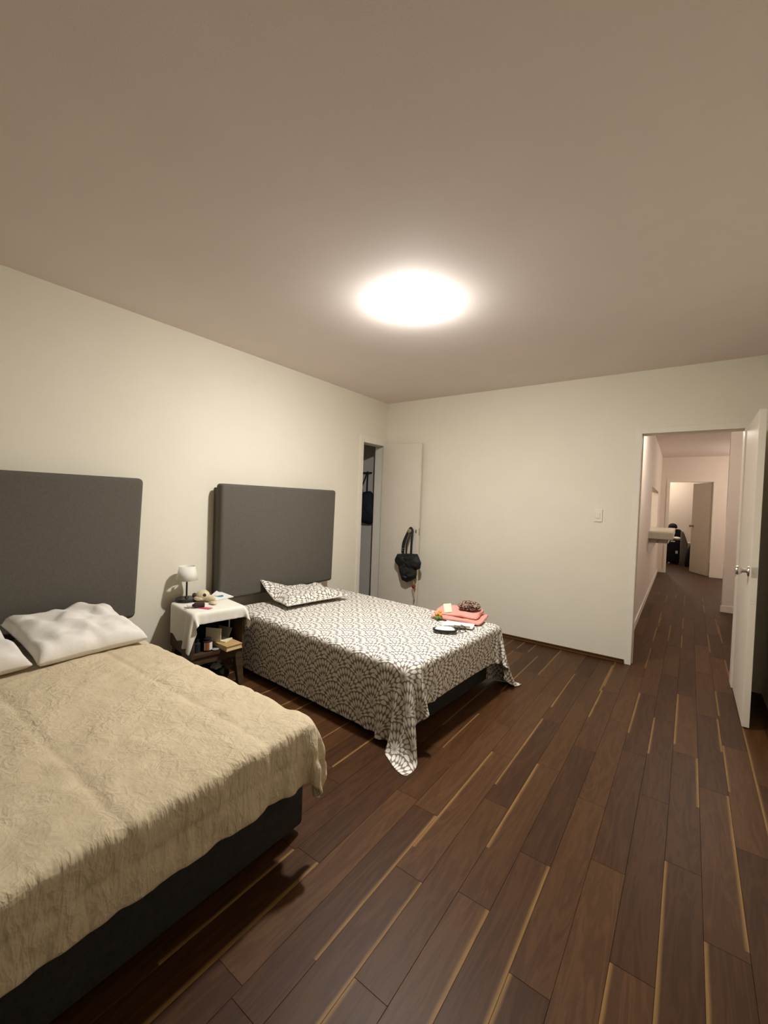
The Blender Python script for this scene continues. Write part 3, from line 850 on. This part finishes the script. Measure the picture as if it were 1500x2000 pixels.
TZ = NZ + 0.0085
tl = thing('table_lamp', 'small table lamp with white shade and black round base', 'lamp', (0.118, 1.628, TZ))
obj('base', lathe(new_bm(), [(0.070, 0), (0.073, 0.003), (0.073, 0.017), (0.068, 0.022), (0.016, 0.024), (0.011, 0.034)], 40), M['black'], tl, smooth=True)
obj('pole', lathe(new_bm(), [(0.0062, 0.030), (0.0062, 0.18), (0.012, 0.18), (0.012, 0.205), (0.004, 0.208)], 16), M['black'], tl, smooth=True)
bm = new_bm()
n = 40
for r0, r1, z0, z1 in ((0.073, 0.053, 0.150, 0.250),):
    lo = [bm.verts.new((r0 * math.cos(2 * PI * i / n), r0 * math.sin(2 * PI * i / n), z0)) for i in range(n)]
    hi = [bm.verts.new((r1 * math.cos(2 * PI * i / n), r1 * math.sin(2 * PI * i / n), z1)) for i in range(n)]
    for i in range(n): bm.faces.new((lo[i], lo[(i + 1) % n], hi[(i + 1) % n], hi[i]))
sh = obj('lamp_shade', bm, M['shade'], tl, smooth=True)
md = sh.modifiers.new('thickness', 'SOLIDIFY'); md.thickness = 0.0016
bm = tube(new_bm(), [(0, -0.052, 0.244), (0, 0, 0.208), (0, 0.052, 0.244)], 0.0015, n=5, sub=0); obj('shade_ring', bm, M['black'], tl)

# skull-like cream ornament
SKS = 1.22
sk_ = thing('skull_ornament', 'cream animal skull ornament with dark hollows behind the notebook', 'ornament', (0.205, 1.702, TZ), math.radians(22))
bm = new_bm()
ellipsoid(bm, (0, 0, 0.034), (0.040, 0.036, 0.033)); ellipsoid(bm, (0.045, 0.0, 0.022), (0.038, 0.021, 0.018)); ellipsoid(bm, (-0.01, 0.03, 0.02), (0.03, 0.014, 0.012)); ellipsoid(bm, (-0.01, -0.03, 0.02), (0.03, 0.014, 0.012))
for q in bm.verts: q.co += q.normal * 0.003 * noise.noise(q.co * 70)
obj('cranium', bm, M['bone'], sk_, smooth=True)
for s_ in (-1, 1):
    bm = new_bm(); ellipsoid(bm, (0.026, s_ * 0.021, 0.042), (0.011, 0.009, 0.010), 2); obj('eye_socket', bm, M['hollow'], sk_, smooth=True)
bm = new_bm(); ellipsoid(bm, (-0.043, -0.02, 0.034), (0.012, 0.014, 0.016), 2); obj('horn_stub', bm, M['hollow'], sk_, smooth=True)
bm = new_bm()
for k in range(6): box(bm, 0.052 + 0.005 * k, 0.056 + 0.005 * k, -0.017, 0.017, 0.0, 0.010)
obj('teeth', bm, M['bone'], sk_)
sk_.scale = (SKS, SKS, SKS)
sh2 = thing('seashell', 'small pale shell in front of the skull ornament', 'shell', (0.335, 1.700, TZ))
bm = new_bm(); lathe(bm, [(0.004, 0.0), (0.022, 0.005), (0.020, 0.012), (0.010, 0.019), (0.002, 0.021)], 14)
for q in bm.verts: q.co.x *= 1.5 + 0.1 * math.sin(9 * math.atan2(q.co.y, q.co.x))
obj('shell_body', bm, M['bone'], sh2, smooth=True)
nb = thing('notebook', 'white notebook with a teal round print on the nightstand', 'notebook', (0, 0, 0))
bm = new_bm()
nbc = [Vector((0.262, 1.766, TZ)), Vector((0.254, 1.920, TZ)), Vector((0.105, 1.878, TZ + 0.030)), Vector((0.180, 1.768, TZ + 0.012))]
nup = (nbc[1] - nbc[0]).cross(nbc[3] - nbc[0]).normalized()
nup = nup if nup.z > 0 else -nup
lo_ = [bm.verts.new(p) for p in nbc]; hi_ = [bm.verts.new(p + nup * 0.007) for p in nbc]
bm.faces.new(lo_); bm.faces.new(hi_)
for i in range(4): bm.faces.new((lo_[i], lo_[(i + 1) % 4], hi_[(i + 1) % 4], hi_[i]))
obj('cover', bm, M['paper'], nb)
bm = new_bm(); cc_ = sum(nbc, Vector()) / 4 + nup * 0.0075; ex = (nbc[1] - nbc[0]).normalized(); ey = nup.cross(ex)
rg = [[bm.verts.new(cc_ + ex * 0.030 * math.cos(a) + ey * 0.034 * math.sin(a) + nup * dz) for a in [2 * PI * i / 28 for i in range(28)]] for dz in (0, 0.0006)]
for i in range(28): bm.faces.new((rg[0][i], rg[0][(i + 1) % 28], rg[1][(i + 1) % 28], rg[1][i]))
bm.faces.new(rg[1])
obj('round_print', bm, M['teal'], nb)
pc = thing('pink_card', 'small pink card at the front of the nightstand', 'card', (0.395, 1.605, TZ), math.radians(20))
obj('card', boxbm(-0.045, 0.045, -0.018, 0.018, 0, 0.003), M['magenta'], pc)
tn = thing('dark_bottle', 'small dark maroon bottle lying on its side beside the pink card', 'bottle', (0.350, 1.575, TZ + 0.018), math.radians(60))
tn.scale = (1.35, 1.35, 1.35)
obj('glass', lathe(new_bm(), [(0.005, -0.035), (0.013, -0.032), (0.013, 0.012), (0.006, 0.020), (0.006, 0.024)], 18, axis='X'), M['maroon'], tn, smooth=True)
obj('cap', lathe(new_bm(), [(0.007, 0.024), (0.007, 0.045), (0.004, 0.047)], 14, axis='X'), M['white_plastic'], tn, smooth=True)
sn = thing('trinket_dish', 'small brown trinket next to the dark bottle', 'trinket', (0.31, 1.60, TZ))
bm = lathe(new_bm(), [(0.012, 0), (0.020, 0.006), (0.022, 0.014), (0.018, 0.014), (0.010, 0.008)], 18); obj('bowl', bm, M['dark_wood'], sn, smooth=True)
ws = thing('white_sachet', 'small white sachet near the left edge of the nightstand', 'sachet', (0.30, 1.545, TZ), math.radians(10))
obj('sachet', boxbm(-0.03, 0.03, -0.016, 0.016, 0, 0.004, bev=0.0015), M['paper'], ws)

# on the shelf of the nightstand
SZ = 0.276
cs, sn_ = math.cos(math.radians(-9)), math.sin(math.radians(-9))
def ns_pt(a, b, z): return (0.293 + a * cs - b * sn_, 1.69 + a * sn_ + b * cs, z)
jr = thing('jar', 'small glass jar with copper and white label on the nightstand shelf', 'jar', ns_pt(0.145, -0.060, SZ))
jr.scale = (1.35, 1.35, 1.25)
obj('glass', lathe(new_bm(), [(0.021, 0), (0.023, 0.003), (0.023, 0.052), (0.018, 0.056)], 24), M['maroon'], jr, smooth=True)
obj('lid', lathe(new_bm(), [(0.018, 0.056), (0.019, 0.058), (0.019, 0.066), (0.015, 0.068)], 24), M['black'], jr, smooth=True)
bm = new_bm()
for i in range(10):
    a0, a1 = -1.2 + 0.22 * i, -1.2 + 0.22 * (i + 1)
    q = [bm.verts.new((0.0236 * math.cos(a), 0.0236 * math.sin(a), z)) for a, z in ((a0, 0.008), (a1, 0.008), (a1, 0.048), (a0, 0.048))]
    bm.faces.new(q)
lab = obj('label_band', bm, M['white_plastic'], jr)
bm = new_bm()
for i in range(4):
    a0, a1 = -0.9 + 0.2 * i, -0.9 + 0.2 * (i + 1)
    q = [bm.verts.new((0.0240 * math.cos(a), 0.0240 * math.sin(a), z)) for a, z in ((a0, 0.008), (a1, 0.008), (a1, 0.048), (a0, 0.048))]
    bm.faces.new(q)
obj('copper_stripe', bm, M['copper'], lab)
dj = thing('dark_jar', 'dark jar half hidden by the hanging cloth on the shelf', 'jar', ns_pt(0.135, -0.125, SZ))
obj('glass', lathe(new_bm(), [(0.018, 0), (0.021, 0.003), (0.021, 0.058), (0.013, 0.064), (0.013, 0.076)], 22), M['navy'], dj, smooth=True)
obj('lid', lathe(new_bm(), [(0.015, 0.076), (0.015, 0.090), (0.012, 0.091)], 18), M['black'], dj, smooth=True)
ds = thing('saucer', 'shallow grey dish at the front of the shelf', 'dish', ns_pt(0.172, -0.015, SZ))
obj('dish', lathe(new_bm(), [(0.012, 0), (0.020, 0.003), (0.024, 0.007), (0.021, 0.007), (0.012, 0.004)], 24), M['grey_plastic'], ds, smooth=True)
bk = thing('book', 'thick tan book lying on the shelf with its edge sticking out', 'book', ns_pt(0.155, 0.072, SZ), math.radians(-2))
obj('cover', boxbm(-0.10, 0.095, -0.060, 0.060, 0, 0.004), M['tan'], bk)
obj('cover', boxbm(-0.10, 0.095, -0.060, 0.060, 0.030, 0.034), M['tan'], bk)
obj('page_block', boxbm(-0.097, 0.090, -0.056, 0.058, 0.004, 0.030), M['pages'], bk)
bk2 = thing('pale_book', 'pale thin book lying on top of the tan book', 'book', ns_pt(0.10, 0.055, SZ + 0.0345), math.radians(25))
obj('cover', boxbm(-0.060, 0.060, -0.045, 0.045, 0.0, 0.010, bev=0.001), M['cream_paper'], bk2)
cdn = thing('standing_card', 'cream card standing on edge on the shelf books', 'card', ns_pt(0.10, 0.000, SZ + 0.0455), math.radians(28))
obj('card', boxbm(-0.055, 0.055, -0.003, 0.003, 0, 0.085), M['cream_paper'], cdn)
bk3 = thing('grey_green_book', 'grey green booklet leaning at the back of the shelf', 'book', ns_pt(0.03, 0.095, SZ + 0.036), math.radians(10))
obj('cover', boxbm(-0.07, 0.06, -0.004, 0.004, 0, 0.07), M['stone'], bk3, rot=(math.radians(-25), 0, 0))
wb = thing('white_stick', 'white plastic stick standing at the back of the shelf', 'stick', ns_pt(0.05, 0.135, SZ + 0.035))
obj('stick', lathe(new_bm(), [(0.004, 0), (0.005, 0.004), (0.005, 0.12), (0.003, 0.123)], 12), M['white_plastic'], wb, smooth=True)
db = thing('dark_pouch', 'dark pouch at the back of the nightstand shelf', 'pouch', ns_pt(-0.08, 0.03, SZ))
bm = new_bm(); vs = ellipsoid(bm, (0, 0, 0.075), (0.07, 0.10, 0.075), 3)
for q in vs: q.co += q.normal * 0.012 * noise.noise(q.co * 18)
obj('pouch_body', bm, M['navy'], db, smooth=True)
# bundle on the floor below
fb = thing('floor_bag', 'dark plastic bag on the floor under the nightstand', 'bag', (0.30, 1.74, 0))
bm = new_bm(); vs = ellipsoid(bm, (0, 0, 0.06), (0.12, 0.09, 0.06), 4)
for q in vs: q.co += q.normal * 0.02 * noise.noise(q.co * 22)
obj('bag_body', bm, M['black'], fb, smooth=True)
bm = new_bm(); vs = ellipsoid(bm, (0.06, -0.02, 0.115), (0.04, 0.035, 0.018), 3)
for q in vs: q.co += q.normal * 0.01 * noise.noise(q.co * 40)
obj('knot', bm, M['grey_plastic'], fb, smooth=True)

# ================================================================ ON THE PATTERNED BED
BZ = 0.462
pk = thing('pink_blanket', 'folded salmon pink fleece blanket at the foot of the patterned bed', 'blanket', (1.64, 2.925, BZ), math.radians(9))
def fold(w, d, h, z, seed, slope=0.0):
    bm = boxbm(-w / 2, w / 2, -d / 2, d / 2, z, z + h, bev=min(h * 0.45, 0.016), seg=4)
    bmesh.ops.subdivide_edges(bm, edges=[e for e in bm.edges if e.calc_length() > 0.06], cuts=9, use_grid_fill=True)
    for q in bm.verts:
        k = noise.noise((q.co.x * 9, q.co.y * 9, seed)); k2 = noise.noise((q.co.x * 16, q.co.y * 16, seed + 3))
        top = (q.co.z - z) / h
        q.co.z += top * (0.014 * k + 0.006 * k2 + slope * q.co.y)
        q.co.x += 0.012 * noise.noise((q.co.y * 12, seed, q.co.z * 30)); q.co.y += 0.012 * noise.noise((q.co.x * 12, seed + 2, q.co.z * 30))
    return bm
obj('lower_fold', fold(0.37, 0.25, 0.024, 0.0, 1.0), M['pink'], pk, smooth=True)
obj('upper_fold', fold(0.33, 0.20, 0.026, 0.025, 5.0, 0.10), M['pink'], pk, smooth=True, loc=(-0.015, 0.02, 0))
pt = thing('speckled_pouch', 'brown and black speckled round pouch on the pink blanket', 'pouch', (1.685, 2.985, BZ + 0.052), math.radians(25))
bm = new_bm(); vs = ellipsoid(bm, (0, 0, 0.036), (0.085, 0.058, 0.038), 4)
for q in vs:
    q.co.z = max(q.co.z, 0.0) if q.co.z > 0 else 0.0
    q.co += q.normal * 0.004 * noise.noise(q.co * 40)
obj('pouch_body', bm, M['speckle'], pt, smooth=True)
obj('zip', tube(new_bm(), [(-0.07, -0.035, 0.03), (-0.02, -0.060, 0.034), (0.04, -0.055, 0.034), (0.078, -0.028, 0.03)], 0.003, n=6), M['black'], pt, smooth=True)
cc = thing('cream_card', 'cream card tilted on the left of the pink blanket', 'card', (1.560, 2.880, BZ + 0.068), math.radians(30))
obj('card', boxbm(-0.028, 0.028, -0.040, 0.040, 0, 0.004), M['cream_paper'], cc, rot=(math.radians(38), math.radians(-8), 0))
tk = thing('flower_trinket', 'small orange and green flower trinket in front of the pink blanket', 'trinket', (1.535, 2.775, BZ))
for k, (a, b, c) in enumerate([(0, 0.016, 0.040), (0.018, 0.008, 0.034), (-0.016, 0.012, 0.032), (0.006, 0.020, 0.052)]):
    bm = new_bm(); ellipsoid(bm, (a, b, c), (0.013, 0.013, 0.013), 2); obj('bead', bm, M['orange'], tk, smooth=True)
for k in range(5):
    bm = new_bm(); ang_ = k * 1.25
    ellipsoid(bm, (0.016 * math.cos(ang_), 0.016 * math.sin(ang_), 0.013), (0.020, 0.009, 0.012), 2, Matrix.Rotation(ang_, 3, 'Z').to_quaternion()); obj('leaf', bm, M['leaf'], tk, smooth=True)
wp = thing('white_envelope', 'white paper folder lying in front of the pink blanket', 'paper', (1.715, 2.730, BZ), math.radians(24))
obj('sheet', boxbm(-0.105, 0.105, -0.055, 0.055, 0.001, 0.005), M['paper'], wp)
obj('sheet', boxbm(-0.085, 0.115, -0.050, 0.050, 0.006, 0.009), M['paper'], wp, rot=(math.radians(4), 0, math.radians(-9)))
obj('flap', boxbm(-0.02, 0.09, -0.062, -0.052, 0.005, 0.018), M['stone'], wp)
gl = thing('eye_mask', 'white padded eye mask with black rim and straps on the bedspread', 'eye mask', (1.715, 2.545, BZ), math.radians(28))
bm = new_bm(); puffy(bm, [(-0.06, -0.028), (0.0, -0.036), (0.06, -0.026), (0.068, 0.008), (0.035, 0.030), (0, 0.022), (-0.035, 0.032), (-0.068, 0.008)], 0.022, lambda a, b, h: (a, b, 0.012 + h), back=0.3)
obj('pad', bm, M['white_plastic'], gl, smooth=True)
obj('rim', tube(new_bm(), [(-0.062, -0.030, 0.012), (0.0, -0.038, 0.010), (0.062, -0.028, 0.012), (0.070, 0.008, 0.012), (0.035, 0.032, 0.014), (0, 0.024, 0.014), (-0.035, 0.034, 0.014), (-0.071, 0.008, 0.013)], 0.008, closed=True), M['black'], gl, smooth=True)
obj('strap', tube(new_bm(), [(0.065, 0.01, 0.012), (0.10, 0.05, 0.016), (0.085, 0.075, 0.018), (0.03, 0.075, 0.018), (-0.03, 0.06, 0.016), (-0.065, 0.02, 0.014)], 0.0055, flat=0.5), M['black'], gl, smooth=True)
obj('strap', tube(new_bm(), [(0.068, 0.0, 0.012), (0.13, 0.045, 0.014), (0.135, 0.085, 0.016), (0.11, 0.10, 0.024)], 0.0055, flat=0.5), M['black'], gl, smooth=True)

# ================================================================ BAGS
hb = thing('handbag', 'black leather handbag hanging from the closet door knob', 'handbag', (0.465, 4.085, 0))
def fb_(a, b, h): return (a, -0.068 - h, b)
def dense(p, k=5):
    return [(p[i][0] + (p[(i + 1) % len(p)][0] - p[i][0]) * j / k, p[i][1] + (p[(i + 1) % len(p)][1] - p[i][1]) * j / k) for i in range(len(p)) for j in range(k)]
bm = puffy(new_bm(), dense([(-0.145, 0.728), (-0.02, 0.742), (0.045, 0.748), (0.125, 0.752), (0.175, 0.66), (0.166, 0.595), (0.09, 0.560), (-0.02, 0.555), (-0.12, 0.580), (-0.180, 0.640), (-0.178, 0.665)]), 0.058, fb_, back=0.5, wrinkle=0.016, seed=2.0, smooth=False)
obj('body', bm, M['black_leather'], hb, smooth=True)
bm = puffy(new_bm(), dense([(-0.13, 0.63), (0.10, 0.62), (0.125, 0.53), (0.118, 0.485), (0.060, 0.450), (0.0, 0.418), (-0.055, 0.432), (-0.10, 0.52)]), 0.062, fb_, back=0.5, wrinkle=0.016, seed=6.0, smooth=False)
obj('pouch', bm, M['black_leather'], hb, smooth=True)
obj('strap', tube(new_bm(), [(-0.085, -0.06, 0.745), (-0.075, -0.06, 0.86), (-0.035, -0.045, 0.97), (0.0, -0.038, 1.030), (0.030, -0.042, 1.0), (0.035, -0.06, 0.90), (0.035, -0.065, 0.745)], 0.014, flat=0.35, up=Vector((0, 1, 0))), M['black_leather'], hb, smooth=True)
obj('strap', tube(new_bm(), [(-0.055, -0.085, 0.74), (-0.045, -0.085, 0.84), (-0.018, -0.055, 0.97), (0.0, -0.046, 1.020), (0.012, -0.048, 0.98), (-0.010, -0.085, 0.86), (-0.015, -0.088, 0.745)], 0.010, flat=0.35, up=Vector((0, 1, 0))), M['black_leather'], hb, smooth=True)
for zz in (0.66, 0.68, 0.70):
    bm = new_bm(); ellipsoid(bm, (-0.045 + (zz - 0.66) * 0.3, -0.117, zz), (0.005, 0.003, 0.005), 2); obj('rivet', bm, M['chrome'], hb, smooth=True)
obj('buckle', tube(new_bm(), [(-0.06, -0.10, 0.775), (-0.03, -0.10, 0.775), (-0.03, -0.10, 0.80), (-0.06, -0.10, 0.80)], 0.003, n=6, closed=True, sub=0), M['chrome'], hb, smooth=True)
kc = thing('keychain', 'red pompom with beige cord dangling below the black handbag', 'keychain', (0.545, 4.03, 0))
bm = new_bm(); vs = ellipsoid(bm, (0, 0, 0.385), (0.022, 0.022, 0.022), 4)
for q in vs: q.co += q.normal * 0.006 * noise.noise(q.co * 160)
obj('pompom', bm, M['red'], kc, smooth=True)
obj('cord', tube(new_bm(), [(-0.01, 0.0, 0.455), (0.002, 0, 0.42), (-0.008, 0, 0.36), (-0.002, 0, 0.32), (0.012, 0, 0.29), (0.006, 0, 0.26), (0.008, 0, 0.235)], [0.004, 0.004, 0.007, 0.005, 0.007, 0.004], n=8), M['cord'], kc, smooth=True)
bm = new_bm(); ellipsoid(bm, (0.010, 0, 0.272), (0.010, 0.008, 0.020), 2); obj('charm', bm, M['cord'], kc, smooth=True)

hk = thing('coat_rack', 'dark wall rack inside the closet doorway', 'coat rack', (0, 4.30, 0))
obj('rail', boxbm(-0.56, -0.30, -0.030, -0.004, 1.672, 1.690, bev=0.003), M['black'], hk)
obj('peg', tube(new_bm(), [(-0.45, -0.02, 1.68), (-0.45, -0.06, 1.672), (-0.45, -0.07, 1.69)], 0.006, n=8), M['black'], hk, smooth=True)
obj('peg', tube(new_bm(), [(-0.325, -0.02, 1.68), (-0.325, -0.06, 1.672), (-0.325, -0.07, 1.69)], 0.006, n=8), M['black'], hk, smooth=True)
wh = thing('wall_hook', 'small steel hook on the closet wall beside the black backpack', 'hook', (-0.262, 4.30, 1.364))
obj('hook_arm', tube(new_bm(), [(0, 0, 0.01), (0, -0.03, -0.005), (0.0, -0.045, 0.012)], 0.006), M['chrome'], wh, smooth=True)
obj('plate', lathe(new_bm(), [(0.014, 0), (0.014, 0.004), (0.010, 0.006)], 16, (0, 0, 0.01), 'Y'), M['chrome'], wh, smooth=True)
cb_ = thing('shoulder_bag', 'black cloth shoulder bag hanging inside the closet doorway', 'bag', (-0.36, 4.30, 0))
bm = puffy(new_bm(), [(-0.15, 1.40), (-0.06, 1.43), (0.08, 1.44), (0.14, 1.32), (0.19, 1.20), (0.165, 1.09), (0.08, 1.025), (-0.10, 1.05), (-0.16, 1.12), (-0.17, 1.28)], 0.085, lambda a, b, h: (a, -0.035 - h, b), back=0.3, wrinkle=0.012, seed=3.0)
obj('body', bm, M['navy'], cb_, smooth=True)
obj('strap', tube(new_bm(), [(-0.09, -0.09, 1.41), (-0.02, -0.08, 1.55), (0.035, -0.068, 1.69), (0.03, -0.06, 1.56), (0.05, -0.085, 1.43)], 0.011, flat=0.4, up=Vector((0, 1, 0))), M['navy'], cb_, smooth=True)
obj('strap', tube(new_bm(), [(-0.13, -0.085, 1.40), (-0.12, -0.07, 1.56), (-0.09, -0.068, 1.69), (-0.08, -0.06, 1.60), (-0.02, -0.09, 1.42)], 0.011, flat=0.4, up=Vector((0, 1, 0))), M['navy'], cb_, smooth=True)
